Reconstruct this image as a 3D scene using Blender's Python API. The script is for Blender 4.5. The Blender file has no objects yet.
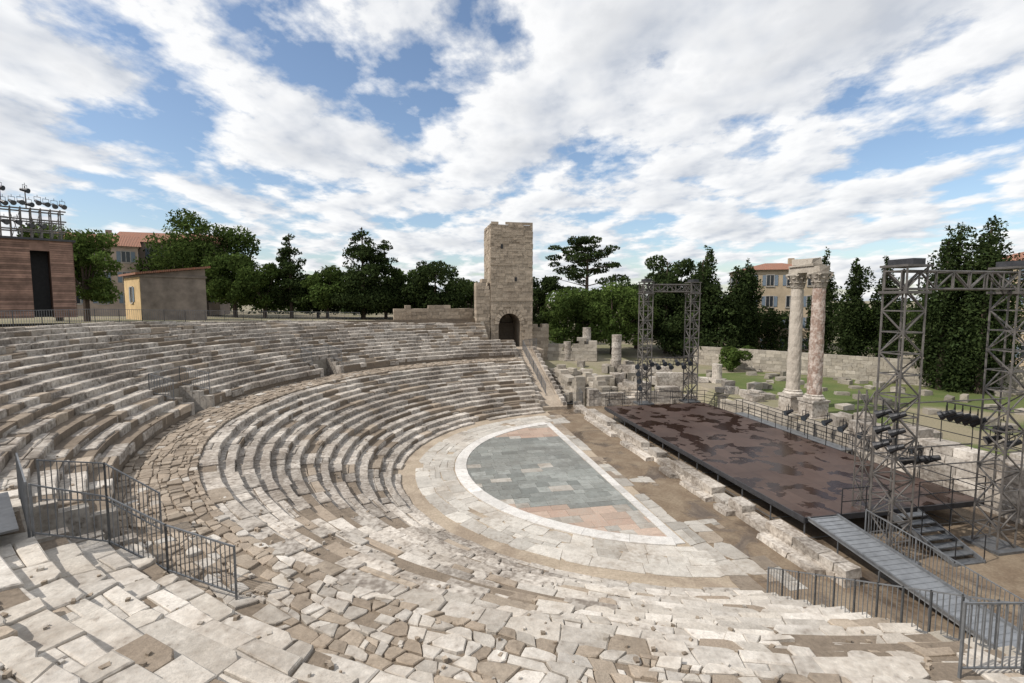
import bpy, math, random
import numpy as np
from mathutils import Matrix, Vector, noise as mnoise
random.seed(7); np.random.seed(7)
R=random.uniform
OX,OY=7.4,30.5
ANG=math.atan2(.194,.981)
EX=(math.cos(ANG),math.sin(ANG)); EY=(-math.sin(ANG),math.cos(ANG))
TM=Matrix.Translation((OX,OY,0))@Matrix.Rotation(ANG,4,'Z')
def W2L(x,y):
    a,b=x-OX,y-OY
    return (a*EX[0]+b*EX[1], a*EY[0]+b*EY[1])
scene=bpy.context.scene
# ---------------------------------------------------------------- materials
def newmat(name):
    m=bpy.data.materials.new(name); m.use_nodes=True
    nt=m.node_tree; nt.nodes.clear()
    o=nt.nodes.new('ShaderNodeOutputMaterial'); b=nt.nodes.new('ShaderNodeBsdfPrincipled')
    nt.links.new(b.outputs[0],o.inputs[0])
    return m,nt,b,o
def ramp(nt,src,a,b,ca=(0,0,0,1),cb=(1,1,1,1)):
    r=nt.nodes.new('ShaderNodeValToRGB'); e=r.color_ramp.elements
    e[0].position=a; e[1].position=b; e[0].color=ca; e[1].color=cb
    nt.links.new(src,r.inputs[0]); return r.outputs[0]
def mix(nt,f,a,b,mode='MIX'):
    m=nt.nodes.new('ShaderNodeMixRGB'); m.blend_type=mode
    for i,v in enumerate((f,a,b)):
        if isinstance(v,(int,float)): m.inputs[i].default_value=v if i==0 else (v,v,v,1)
        elif isinstance(v,tuple): m.inputs[i].default_value=v+(1,) if len(v)==3 else v
        else: nt.links.new(v,m.inputs[i])
    return m.outputs[0]
def math_(nt,op,a,b=None,clamp=False):
    m=nt.nodes.new('ShaderNodeMath'); m.operation=op; m.use_clamp=clamp
    for i,v in enumerate((a,b)):
        if v is None: continue
        if isinstance(v,(int,float)): m.inputs[i].default_value=v
        else: nt.links.new(v,m.inputs[i])
    return m.outputs[0]
def noise(nt,vec,scale,detail=4,rough=.6,dist=0,):
    n=nt.nodes.new('ShaderNodeTexNoise'); n.inputs['Scale'].default_value=scale
    n.inputs['Detail'].default_value=detail; n.inputs['Roughness'].default_value=rough
    n.inputs['Distortion'].default_value=dist
    if vec is not None: nt.links.new(vec,n.inputs['Vector'])
    return n.outputs['Fac']
def tinted(nt,col):
    a=nt.nodes.new('ShaderNodeAttribute'); a.attribute_name='tint'
    v=nt.nodes.new('ShaderNodeVectorMath'); v.operation='SCALE'
    nt.links.new(col,v.inputs[0]); nt.links.new(a.outputs['Fac'],v.inputs['Scale'])
    return v.outputs[0],a.outputs['Fac']
def stone(name,c1,c2,dark,big=.25,med=2.5,darkamt=.6,bump=.5,rough=.88,ds=(.5,.66),bd=.03,brown=0):
    m,nt,b,o=newmat(name)
    tc=nt.nodes.new('ShaderNodeTexCoord').outputs['Object']
    at=nt.nodes.new('ShaderNodeAttribute'); at.attribute_name='tint'
    fr=math_(nt,'FRACT',math_(nt,'MULTIPLY',at.outputs['Fac'],57.3))
    n1=noise(nt,tc,med,4,.65); n2=noise(nt,tc,big,4,.7,.4); n3=noise(nt,tc,24,2,.7); n4=noise(nt,tc,6,4,.75)
    base=mix(nt,fr,c1,c2)
    base=mix(nt,ramp(nt,n1,.38,.7),base,mix(nt,.5,base,tuple(x*.66 for x in c2)))
    if brown:
        n5=noise(nt,tc,.42,4,.68,.3)
        base=mix(nt,math_(nt,'MULTIPLY',ramp(nt,n5,.50,.62),brown),base,(.26,.205,.15))
    dm=ramp(nt,math_(nt,'ADD',math_(nt,'MULTIPLY',n2,.5),math_(nt,'MULTIPLY',n4,.5)),ds[0],ds[1])
    base=mix(nt,math_(nt,'MULTIPLY',dm,darkamt),base,dark)
    pit=ramp(nt,n4,.60,.70)
    base=mix(nt,math_(nt,'MULTIPLY',pit,.45),base,tuple(x*.6 for x in dark))
    sp=mix(nt,ramp(nt,n3,.3,.7),(.80,.80,.80),(1.14,1.14,1.14))
    base=mix(nt,1.0,base,sp,'MULTIPLY')
    col,_=tinted(nt,base)
    nt.links.new(col,b.inputs['Base Color'])
    b.inputs['Roughness'].default_value=rough
    b.inputs['Specular IOR Level'].default_value=.2
    bp=nt.nodes.new('ShaderNodeBump'); bp.inputs['Strength'].default_value=bump; bp.inputs['Distance'].default_value=bd
    nt.links.new(n4,bp.inputs['Height']); nt.links.new(bp.outputs[0],b.inputs['Normal'])
    return m
def plain(name,col,rough=.6,metal=0,var=.25,scale=4,spec=.4):
    m,nt,b,o=newmat(name)
    tc=nt.nodes.new('ShaderNodeTexCoord').outputs['Object']
    n=noise(nt,tc,scale,4,.65)
    c=mix(nt,ramp(nt,n,.3,.7),tuple(x*(1-var) for x in col),tuple(min(1,x*(1+var)) for x in col))
    c,_=tinted(nt,c)
    nt.links.new(c,b.inputs['Base Color'])
    b.inputs['Roughness'].default_value=rough; b.inputs['Metallic'].default_value=metal
    b.inputs['Specular IOR Level'].default_value=spec
    return m
M={}
M['lime']=stone('limestone_blocks',(.66,.605,.53),(.54,.485,.415),(.15,.12,.095),darkamt=.8,ds=(.44,.58),brown=.35)
M['pave']=stone('limestone_paving',(.67,.62,.55),(.54,.49,.42),(.24,.195,.155),darkamt=.55,bump=.7,ds=(.47,.62),brown=.32)
M['cobble']=stone('cobble_rubble',(.46,.385,.30),(.34,.275,.21),(.15,.115,.085),darkamt=.6,bump=.8,brown=.4)
M['mortar']=stone('earth_mortar',(.25,.20,.15),(.20,.16,.12),(.10,.08,.06),bump=1)
M['white']=stone('white_marble',(.74,.71,.66),(.65,.62,.57),(.36,.31,.26),darkamt=.5,bump=.25)
M['slab']=stone('orchestra_slabs',(.62,.58,.51),(.51,.47,.41),(.27,.22,.17),darkamt=.7,bump=.25,brown=.4)
M['green']=stone('grey_marble_slabs',(.29,.295,.27),(.215,.225,.205),(.15,.14,.12),darkamt=.6,bump=.2,rough=.6,ds=(.44,.6))
M['pink']=stone('pink_breccia_slabs',(.45,.345,.27),(.37,.265,.205),(.48,.43,.36),darkamt=.6,bump=.2,rough=.6,med=6)
M['tower']=stone('tower_masonry',(.48,.40,.31),(.38,.315,.24),(.22,.17,.125),darkamt=.6,ds=(.45,.62))
M['ruin']=stone('ruin_stone',(.48,.43,.36),(.38,.335,.27),(.15,.12,.095),darkamt=.65)
M['breccia']=stone('breccia_column',(.56,.48,.41),(.50,.42,.36),(.25,.16,.12),med=5,big=1.5,darkamt=.85,ds=(.44,.54),rough=.6)
M['colgrey']=stone('worn_marble_column',(.52,.46,.385),(.46,.41,.34),(.22,.175,.135),darkamt=.6)
M['steel']=plain('galvanised_steel',(.20,.205,.21),.45,.55,.25,6)
M['fence']=plain('grey_painted_steel',(.17,.175,.18),.5,.3,.25)
M['truss']=plain('weathered_aluminium',(.15,.137,.125),.5,.4,.35,3)
M['black']=plain('black_metal_and_shade',(.022,.022,.024),.45,.2,.3)
M['glass']=plain('lamp_lens',(.06,.07,.08),.08,0,.1)
M['ramp']=plain('ramp_aluminium',(.28,.29,.30),.45,.45,.2,3)
M['wood']=plain('timber_cladding',(.25,.155,.115),.75,0,.35,1.5)
M['yellow']=plain('yellow_render',(.52,.37,.19),.9,0,.2,1)
M['ochre']=plain('ochre_render',(.42,.335,.23),.9,0,.2,.6)
M['greywall']=plain('grey_render',(.23,.19,.155),.9,0,.35,.8)
M['pinkwall']=plain('pink_render',(.38,.30,.24),.9,0,.2,.6)
M['shutter']=plain('grey_shutters',(.16,.20,.24),.7,0,.15)
M['pane']=plain('window_pane',(.03,.035,.04),.1,0,.1)
M['bark']=plain('bark',(.075,.055,.04),.9,0,.4,5)
def mk_roof():
    m,nt,b,o=newmat('terracotta_tiles')
    tc=nt.nodes.new('ShaderNodeTexCoord').outputs['Object']
    w=nt.nodes.new('ShaderNodeTexWave'); w.inputs['Scale'].default_value=1.6; w.inputs['Distortion'].default_value=.4
    nt.links.new(tc,w.inputs['Vector'])
    n=noise(nt,tc,3,4,.7)
    c=mix(nt,ramp(nt,n,.35,.7),(.36,.15,.085),(.25,.14,.095))
    c=mix(nt,.5,c,mix(nt,w.outputs['Fac'],(.5,.5,.5),(1.2,1.2,1.2)),'MULTIPLY')
    c,_=tinted(nt,c); nt.links.new(c,b.inputs['Base Color']); b.inputs['Roughness'].default_value=.85
    bp=nt.nodes.new('ShaderNodeBump'); bp.inputs['Distance'].default_value=.06; nt.links.new(w.outputs['Fac'],bp.inputs['Height']); nt.links.new(bp.outputs[0],b.inputs['Normal'])
    return m
M['tiles']=mk_roof()
def mk_leaf(name,c1,c2):
    m,nt,b,o=newmat(name); nt.nodes.remove(b)
    at=nt.nodes.new('ShaderNodeAttribute'); at.attribute_name='tint'
    fr=math_(nt,'FRACT',math_(nt,'MULTIPLY',at.outputs['Fac'],31.7))
    c=mix(nt,fr,c1,c2); c,_=tinted(nt,c)
    d=nt.nodes.new('ShaderNodeBsdfDiffuse'); t=nt.nodes.new('ShaderNodeBsdfTranslucent')
    nt.links.new(c,d.inputs[0]); nt.links.new(c,t.inputs[0])
    a=nt.nodes.new('ShaderNodeMixShader'); a.inputs[0].default_value=.3
    nt.links.new(d.outputs[0],a.inputs[1]); nt.links.new(t.outputs[0],a.inputs[2])
    nt.links.new(a.outputs[0],o.inputs[0]); return m
M['leafd']=mk_leaf('dark_foliage',(.028,.043,.017),(.048,.066,.022))
M['leafm']=mk_leaf('broadleaf_foliage',(.048,.076,.021),(.078,.108,.029))
M['leafb']=mk_leaf('bright_foliage',(.075,.118,.030),(.11,.15,.040))
def mk_ground(name,ca,cb,cc,scale,wet=0,bump=.4):
    m,nt,b,o=newmat(name)
    tc=nt.nodes.new('ShaderNodeTexCoord').outputs['Object']
    n1=noise(nt,tc,scale,5,.65,.4); n2=noise(nt,tc,9,4,.75); n3=noise(nt,tc,scale*.35,4,.6,1)
    c=mix(nt,ramp(nt,n1,.4,.62),ca,cb); c=mix(nt,ramp(nt,n3,.5,.62),c,cc)
    c=mix(nt,1,c,mix(nt,ramp(nt,n2,.3,.7),(.75,.75,.75),(1.2,1.2,1.2)),'MULTIPLY')
    c,_=tinted(nt,c); nt.links.new(c,b.inputs['Base Color'])
    b.inputs['Roughness'].default_value=.92; b.inputs['Specular IOR Level'].default_value=.2
    if wet:
        wm=ramp(nt,n3,.54,.57)
        nt.links.new(math_(nt,'SUBTRACT',.9,math_(nt,'MULTIPLY',wm,.75)),b.inputs['Roughness'])
    bp=nt.nodes.new('ShaderNodeBump'); bp.inputs['Strength'].default_value=bump; bp.inputs['Distance'].default_value=.05
    nt.links.new(n2,bp.inputs['Height']); nt.links.new(bp.outputs[0],b.inputs['Normal'])
    return m
M['sand']=mk_ground('packed_sand',(.42,.345,.26),(.35,.285,.21),(.29,.23,.17),.8)
M['dirt']=mk_ground('damp_earth',(.19,.14,.095),(.25,.195,.135),(.10,.073,.052),.9,wet=1,bump=.25)
M['terrain']=mk_ground('dry_ground',(.28,.24,.18),(.20,.19,.105),(.24,.20,.135),.15)
M['lawn']=mk_ground('lawn_grass',(.095,.125,.038),(.14,.15,.055),(.25,.215,.14),.2,bump=1)
def mk_deck():
    m,nt,b,o=newmat('wet_stage_deck')
    tc=nt.nodes.new('ShaderNodeTexCoord').outputs['Object']
    n=noise(nt,tc,.75,4,.5,.3); n2=noise(nt,tc,6,4,.7); nb=noise(nt,tc,.3,3,.6)
    mask=ramp(nt,n,.525,.54)
    br=nt.nodes.new('ShaderNodeTexBrick'); nt.links.new(tc,br.inputs['Vector'])
    br.inputs['Scale'].default_value=1; br.inputs['Brick Width'].default_value=1.0; br.inputs['Row Height'].default_value=2.0
    br.inputs['Mortar Size'].default_value=.012; br.offset=0
    br.inputs['Color1'].default_value=(.85,.85,.85,1); br.inputs['Color2'].default_value=(1.1,1.1,1.1,1); br.inputs['Mortar'].default_value=(.35,.35,.35,1)
    c=mix(nt,mask,mix(nt,ramp(nt,nb,.4,.6),(.062,.038,.030),(.080,.052,.041)),(.024,.012,.009))
    c=mix(nt,1,c,br.outputs['Color'],'MULTIPLY')
    c=mix(nt,1,c,mix(nt,n2,(.7,.7,.7),(1.3,1.3,1.3)),'MULTIPLY')
    nt.links.new(c,b.inputs['Base Color'])
    r=mix(nt,mask,(.42,.42,.42),(.16,.16,.16)); nt.links.new(r,b.inputs['Roughness'])
    s=mix(nt,mask,(.22,.22,.22),(.08,.08,.08)); nt.links.new(s,b.inputs['Specular IOR Level'])
    bp=nt.nodes.new('ShaderNodeBump'); bp.inputs['Strength'].default_value=.12; bp.inputs['Distance'].default_value=.01
    nt.links.new(n2,bp.inputs['Height']); nt.links.new(bp.outputs[0],b.inputs['Normal'])
    return m
M['deck']=mk_deck()
# ---------------------------------------------------------------- mesh builder
class MB:
    def __init__(s): s.v=[];s.f=[];s.m=[];s.t=[];s.mats=[]
    def mi(s,k):
        if k not in s.mats: s.mats.append(k)
        return s.mats.index(k)
    def add(s,vs,fs,mat,t=1.0):
        o=len(s.v); s.v.extend(vs); mi=s.mi(mat)
        for f in fs:
            s.f.append([i+o for i in f]); s.m.append(mi); s.t.append(t)
    def hexa(s,b,t,mat,tint=1):
        s.add(list(b)+list(t),[(3,2,1,0),(4,5,6,7),(0,1,5,4),(1,2,6,5),(2,3,7,6),(3,0,4,7)],mat,tint)
    def box(s,x0,x1,y0,y1,z0,z1,mat,tint=1):
        s.hexa([(x0,y0,z0),(x1,y0,z0),(x1,y1,z0),(x0,y1,z0)],[(x0,y0,z1),(x1,y0,z1),(x1,y1,z1),(x0,y1,z1)],mat,tint)
    def obox(s,cx,cy,z0,z1,sx,sy,a,mat,tint=1,j=0):
        c,q=math.cos(a),math.sin(a); P=[]
        for zz in (z0,z1):
            for (u,w) in ((-1,-1),(1,-1),(1,1),(-1,1)):
                x=u*sx/2+R(-j,j); y=w*sy/2+R(-j,j)
                P.append((cx+x*c-y*q,cy+x*q+y*c,zz+(R(-j,j) if zz==z1 else 0)))
        s.hexa(P[:4],P[4:],mat,tint)
    def beam(s,a,b,w,mat,tint=1,n=4):
        s.cyl(a,b,w/2*1.2,w/2*1.2,n,mat,tint)
    def cyl(s,a,b,r0,r1,n,mat,tint=1,caps=True):
        a=Vector(a);b=Vector(b);d=b-a
        if d.length<1e-6:return
        d.normalize()
        u=Vector((-d.y,d.x,0)).normalized() if abs(d.z)<.99 else Vector((1,0,0))
        w=d.cross(u).normalized(); u=w.cross(d).normalized()
        vs=[]
        for p,r in((a,r0),(b,r1)):
            for i in range(n):
                th=2*math.pi*(i+.5)/n
                vs.append(tuple(p+u*math.cos(th)*r+w*math.sin(th)*r))
        fs=[(i,(i+1)%n,n+(i+1)%n,n+i) for i in range(n)]
        if caps: fs+= [tuple(range(n))[::-1],tuple(range(n,2*n))]
        s.add(vs,fs,mat,tint)
    def build(s,name,mat4=TM,smooth=False,parent=None):
        me=bpy.data.meshes.new(name); me.from_pydata(s.v,[],s.f)
        for k in s.mats: me.materials.append(M[k])
        me.polygons.foreach_set('material_index',s.m)
        a=me.attributes.new('tint','FLOAT','FACE'); a.data.foreach_set('value',s.t)
        if smooth: me.polygons.foreach_set('use_smooth',[True]*len(s.f))
        me.update()
        o=bpy.data.objects.new(name,me); scene.collection.objects.link(o); o.matrix_world=mat4
        if parent is not None:
            o.matrix_world=Matrix.Identity(4); o.parent=parent
        return o
def rt(a=.82,b=1.15): return R(a,b)
def clip(P,nx,ny,d):
    out=[];n=len(P)
    for i in range(n):
        a=P[i];b=P[(i+1)%n]; da=nx*a[0]+ny*a[1]-d; db=nx*b[0]+ny*b[1]-d
        if da<=0: out.append(a)
        if (da<0 and db>0) or (da>0 and db<0):
            t=da/(da-db); out.append((a[0]+(b[0]-a[0])*t,a[1]+(b[1]-a[1])*t))
    return out
def area(P): return .5*sum(P[i-1][0]*P[i][1]-P[i][0]*P[i-1][1] for i in range(len(P)))
def cen(P):
    return (sum(p[0] for p in P)/len(P),sum(p[1] for p in P)/len(P))
def courses(s0,s1,r0,r1,n,l0,l1,jit=.03,small=.15,cut=.35):
    bs=[r0]+[r0+(r1-r0)*(i+R(-.12,.12))/n for i in range(1,n)]+[r1]
    out=[]
    ph=[(R(0,6),R(0,6)) for _ in bs]; amp=[0]+[.05]*(n-1)+[0]
    def B(k,s): return bs[k]+amp[k]*(math.sin(s*1.1+ph[k][0])+.6*math.sin(s*2.7+ph[k][1]))
    for k in range(n):
        s=s0; sk0=0
        while s<s1-.02:
            L=R(l0,l1)
            if random.random()<.12: L*=1.5
            if s+L>s1-.15: L=s1-s
            sk1=R(-.11,.11) if s+L<s1-.01 else 0
            a0,a1=s+sk0,s-sk0; b0,b1=s+L+sk1,s+L-sk1
            J=lambda:R(-jit,jit)
            P=[(a0,B(k,a0)+J()),(b0,B(k,b0)+J()),(b1,B(k+1,b1)+J()),(a1,B(k+1,a1)+J())]
            if random.random()<small:
                m0=((P[0][0]+P[3][0])/2+R(-.03,.03),(P[0][1]+P[3][1])/2+R(-.05,.05)); m1=((P[1][0]+P[2][0])/2,(P[1][1]+P[2][1])/2+R(-.05,.05))
                out.append([P[0],P[1],m1,m0])
                t=R(.35,.65); q0=(m0[0]+(m1[0]-m0[0])*t,m0[1]+(m1[1]-m0[1])*t); q1=(P[3][0]+(P[2][0]-P[3][0])*t,P[3][1]+(P[2][1]-P[3][1])*t)
                out.append([m0,q0,q1,P[3]]); out.append([q0,m1,P[2],q1])
            else:
                Q=[]
                for i in range(4):
                    p=P[i]
                    if random.random()<cut:
                        a=P[i-1];b=P[(i+1)%4]; t=R(.08,.3);u=R(.08,.3)
                        Q.append((p[0]+(a[0]-p[0])*t,p[1]+(a[1]-p[1])*t)); Q.append((p[0]+(b[0]-p[0])*u,p[1]+(b[1]-p[1])*u))
                    else: Q.append(p)
                out.append(Q)
            sk0=sk1; s+=L
    return out
def dedupe(P,eps=.02):
    Q=[]
    for p in P:
        if not Q or math.dist(p,Q[-1])>eps: Q.append(p)
    while len(Q)>2 and math.dist(Q[0],Q[-1])<eps: Q.pop()
    return Q
def stone_prism(mb,P,f,ztop,depth,gap,ch,mat,tint,tilt=.02,jit=0):
    P=dedupe(P)
    if len(P)<3: return
    c=cen(P)
    hs=max(abs(p[0]-c[0]) for p in P); hr=max(abs(p[1]-c[1]) for p in P)
    if jit: P=[(p[0]+R(-jit,jit),p[1]+R(-jit,jit)) for p in P]
    kk=[]
    for g in (gap,gap+ch): kk.append((max(.3,1-g/max(hs,.05)),max(.3,1-g/max(hr,.05))))
    tx,ty=R(-tilt,tilt),R(-tilt,tilt)
    n=len(P); vs=[]
    for k,zo,dz in ((kk[0],-depth,0),(kk[0],-ch*.8,1),(kk[1],0,1)):
        for p in P:
            q=(c[0]+(p[0]-c[0])*k[0],c[1]+(p[1]-c[1])*k[1])
            x,y=f(*q); z=ztop+zo
            if dz: z+=tx*(q[0]-c[0])+ty*(q[1]-c[1])+ (R(-.006,.006))
            vs.append((x,y,z))
    fs=[]
    for L in (0,1):
        for i in range(n):
            j=(i+1)%n; fs.append((L*n+i,L*n+j,(L+1)*n+j,(L+1)*n+i))
    fs.append(tuple(range(2*n,3*n)))
    if area([(v[0],v[1]) for v in vs[2*n:]])<0: fs=[g[::-1] for g in fs]
    mb.add(vs,fs,mat,tint)
# ---------------------------------------------------------------- cavea
ROWS=[]
z=.08;r=14.5
for i in range(13):
    z+=.275; ROWS.append((r,r+.63,z,'low')); r+=.63
ROWS.append((r,r+2.4,z+.12,'walk')); KW=13; z+=.12; r+=2.4; z+=.62
for i in range(15):
    ROWS.append((r,r+.59,z,'up')); r+=.59; z+=.285
RIM=r; ZR=ROWS[-1][2]
D2=math.radians
def zcap(ph):
    d=math.degrees(ph)
    return ZR-1.1*min(1,max(0,(d-15)/60)) if d>15 else ZR+.0
def phmax(r): return math.acos((1.85 if r<27.5 else 4.8)/r)
def phmin(r): return -math.acos(1.85/r)
SLOTS=[(-38,-33),(3,8),(35,40)]
NSL=3
SR0,SR1=ROWS[KW][1],ROWS[KW][1]+.59*NSL
def inslot(phd,r,m=0):
    for a,b in SLOTS:
        if a-m<phd<b+m and SR0-.05<r<SR1+.0: return True
    return False
def wear(ph,r):
    x,y=-r*math.cos(ph),r*math.sin(ph)
    return .5+.5*mnoise.noise(Vector((x*.22,y*.22,3.7)))+.3*mnoise.noise(Vector((x*.8,y*.8,9.1)))
cav=MB()
POLF=lambda ph,r,z:(-r*math.cos(ph),r*math.sin(ph),z)
for k,(r0,r1,zz,ty) in enumerate(ROWS):
    pa,pb=phmin(r0),phmax(r0)
    degs=[math.degrees(pa)]+[d for d in range(-89,90) if math.degrees(pa)<d<math.degrees(pb)]+[math.degrees(pb)]
    zprev=ROWS[k-1][2] if k else 0
    for a,b in zip(degs[:-1],degs[1:]):
        mid=(a+b)/2
        if inslot(mid,(r0+r1)/2): continue
        A,B=D2(a),D2(b)
        za,zb=min(zz,zcap(A))-.06,min(zz,zcap(B))-.06
        rr0=r0+.07
        cav.add([POLF(A,rr0,za),POLF(A,r1+.07,za),POLF(B,r1+.07,zb),POLF(B,rr0,zb)],[(3,2,1,0)],'mortar',1)
        cav.add([POLF(A,rr0,zprev-.3),POLF(A,rr0,za),POLF(B,rr0,zb),POLF(B,rr0,zprev-.3)],[(3,2,1,0)],'mortar',1)
for sgn in (1,-1):
    for k,(r0,r1,zz,ty) in enumerate(ROWS):
        lx=-1.86 if (sgn<0 or r0<27) else -4.8
        y0=math.sqrt(r0*r0-lx*lx);y1=math.sqrt(r1*r1-lx*lx)
        cav.box(lx-.4,lx-.02,min(sgn*y0,sgn*y1),max(sgn*y0,sgn*y1),-.3,zz-.05,'ruin',rt())
for k,(r0,r1,zz,ty) in enumerate(ROWS):
    rm=(r0+r1)/2; f=lambda s,r,rm=rm:(-r*math.cos(s/rm),r*math.sin(s/rm))
    a,b=phmin(r0)*rm,phmax(r0)*rm
    depth=.36
    if ty=='walk':
        for P in courses(a,b,r0+.02,r1,8,.18,.5,.03,.1,.5):
            c=cen(P); ph=math.degrees(c[0]/rm)
            near=ph<-42+R(-8,8)
            if random.random()<(.04 if near else .14): continue
            stone_prism(cav,P,f,zz+R(-.03,.02),.2,R(.006,.02),.02,('pave' if random.random()<.6 else 'cobble') if near else ('cobble' if random.random()<.93 else 'pave'),rt(.72,1.08),.05)
        continue
    nz=D2(-31+R(-4,4))*rm if ty=='up' else D2(-58+R(-7,7))*rm
    nz=max(a,min(b,nz))
    if nz>a:
        nsub=2 if random.random()<(.4 if ty=='up' else .25) else 1
        l0,l1=(.28,.75) if nsub==2 else (.42,1.3)
        for P in courses(a,nz,r0,r1+.03,nsub,l0,l1,.03,.17,.45):
            c=cen(P); ph=math.degrees(c[0]/rm)
            if inslot(ph,c[1],.5): continue
            w=wear(c[0]/rm,c[1])
            dz=R(-.03,.02)
            if w>.70: dz-=R(.0,.10)
            if w>.78 and random.random()<.3: continue
            if random.random()<.02: continue
            mat='pave' if random.random()>(.05 if w<.65 else .28) else 'cobble'
            stone_prism(cav,P,f,min(zz,zcap(c[0]/rm))+dz,depth,R(.004,.014),R(.014,.035),mat,rt(.80,1.12),.05)
    s=nz
    while s<b-.1:
        L=R(.6,1.7) if ty=='up' else R(.7,1.9)
        if s+L>b: L=b-s
        c=(s+L/2)/rm; ph=math.degrees(c)
        e0,e1=s,s+L; s+=L
        if L<.15 or inslot(ph,rm,1.2): continue
        w=wear(c,rm)
        dz=R(-.02,.02)
        if random.random()<.05 or (w>.66 and random.random()<.5): dz-=R(.06,.17)
        if (w>.74 and random.random()<.25): continue
        mat='lime' if random.random()>(.06 if w<.62 else .3) else 'cobble'
        fr=R(-.03,.02) if random.random()>(.1 if w<.62 else .45) else R(.04,.18)
        sub=random.random()
        parts=[(r0+fr,r1+.04)] if sub>.35 else [(r0+fr,r0+(r1-r0)*R(.45,.65)),(None,r1+.04)]
        last=None
        for (q0,q1) in parts:
            if q0 is None: q0=last
            last=q1
            P=[(e0+(R(0,.1) if random.random()<.3 else 0),q0+R(-.02,.03)),((e0+e1)/2+R(-.1,.1),q0+R(-.02,.02)),(e1-(R(0,.1) if random.random()<.3 else 0),q0+R(-.02,.03)),(e1+R(-.05,.05),q1),((e0+e1)/2,q1),(e0+R(-.05,.05),q1)]
            stone_prism(cav,P,f,min(zz,zcap(c))+dz+R(-.012,.012),depth,R(.004,.014),R(.015,.045),mat,rt(.74,1.12),.025,.01)
for d in range(-89,85):
    A,B=D2(d),D2(d+1)
    if RIM*math.cos(B)<4.8 : continue
    za,zb=zcap(A)-.03,zcap(B)-.03
    cav.add([POLF(A,RIM-.02,za),POLF(A,38.5,za),POLF(B,38.5,zb),POLF(B,RIM-.02,zb)],[(3,2,1,0)],'sand',1)
for d in np.arange(-88,80,2.1):
    ph=D2(d)
    cav.obox(-(RIM+.3)*math.cos(ph),(RIM+.3)*math.sin(ph),8-.6,zcap(ph)+R(.1,.2),.55,1.2,-ph,'lime',rt(),.03)
for a,b in SLOTS:
    for d in (a,b):
        ph=D2(d)
        for k in range(KW+1,KW+1+NSL):
            r0,r1,zz,_=ROWS[k]; rm=(r0+r1)/2
            cav.obox(-rm*math.cos(ph),rm*math.sin(ph),1.5,zz+.03,(r1-r0)+.02,.35,-ph,'lime',rt(.7,.9),.01)
    pm=D2((a+b)/2); w=(SR1)*D2(b-a)+.3
    cav.obox(-(SR1+.1)*math.cos(pm),(SR1+.1)*math.sin(pm),1.5,ROWS[KW+1+NSL][2]-.35,.3,w,-pm,'ruin',.7)
    for i in range(6):
        rr=SR0+.15+i*.29
        cav.obox(-rr*math.cos(pm),rr*math.sin(pm),1.0,ROWS[KW][2]-.05-.26*(i+1),.29,w,-pm,'ruin',.5,.0)
for i in range(900):
    rr=R(16,33.5); ph=D2(R(-84,60))
    if i<450: ph=D2(R(-82,-30)); rr=R(20,31)
    for (r0,r1,zz,_) in ROWS:
        if r0+.1<=rr<r1-.08:
            if inslot(math.degrees(ph),rr,2): break
            s_=R(.03,.09)
            cav.obox(-rr*math.cos(ph),rr*math.sin(ph),min(zz,zcap(ph))-.05,min(zz,zcap(ph))+s_*.4,s_,s_*R(.7,1.4),R(0,3),'cobble' if i%3 else 'pave',rt(.7,1.1),s_*.15)
            break
cav.build('stone_seating_tiers')
# ---------------------------------------------------------------- orchestra
orc=MB(); pts=[]
for i in range(73):
    ph=math.pi*(-.5+i/72); pts.append((-14.75*math.cos(ph),14.75*math.sin(ph),.004))
orc.add(pts+[(16.0,14.75,.004),(16.0,-24,.004),(0,-24,.004)],[tuple(range(len(pts)+3))[::-1]],'sand',1)
orc.build('orchestra_floor')
d=MB(); d.add([(-1.9,-14.3,.012),(1.6,-17,.012),(1.6,17,.012),(-1.5,14.3,.012)],[(0,1,2,3)],'dirt',.95)
d.add([(1.6,-24,.016),(14.2,-24,.016),(14.2,16,.016),(1.6,16,.016)],[(0,1,2,3)],'dirt',.9)
d.build('dirt_strip')
rg=MB()
rm=12.0; f=lambda s,r:(-r*math.cos(s/12.0),r*math.sin(s/12.0))
for P in courses(-math.acos(1.9/rm)*rm,math.acos(1.9/rm)*rm,10.95,13.2,3,.6,1.6,.03,.14,.3):
    if random.random()<.03: continue
    stone_prism(rg,P,f,.03+R(-.004,.004),.05,.008,.008,'slab',rt(.78,1.08),.003)
f=lambda s,r:(-r*math.cos(s/14.2),r*math.sin(s/14.2))
s=-20
while s<20:
    L=R(.8,1.6)
    if random.random()>.12: stone_prism(rg,[(s,14.0+R(-.06,.06)),(s+L,14.0+R(-.06,.06)),(s+L,14.55),(s,14.55)],f,.13+R(-.03,.02),.2,.012,.03,'lime',rt(),.02)
    s+=L
s=-math.acos(2.7/10.5)*10.5; e=-s
f=lambda s,r:(-r*math.cos(s/10.5),r*math.sin(s/10.5))
while s<e:
    L=min(R(1.2,2.2),e-s+.01)
    stone_prism(rg,[(s,10.2),(s+L/2,10.2),(s+L,10.2),(s+L,10.9),(s+L/2,10.9),(s,10.9)],f,.07+R(-.003,.003),.1,.004,.01,'white',rt(.88,1.04),.002)
    s+=L
f0=lambda x,y:(x,y)
y=-10.4
while y<10.2:
    L=R(.9,1.8); stone_prism(rg,[(-2.75,y),(-2.3,y),(-2.3,y+L),(-2.75,y+L)],f0,.05+R(-.004,.004),.1,.006,.01,'white',rt(.72,.95),.003); y+=L
NS=48
def clipcirc(P,rad):
    for i in range(NS):
        a=math.pi*.5+math.pi*i/(NS-1)
        P=clip(P,math.cos(a),math.sin(a),rad)
        if len(P)<3: return P
    return P
y=-10.2
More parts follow.
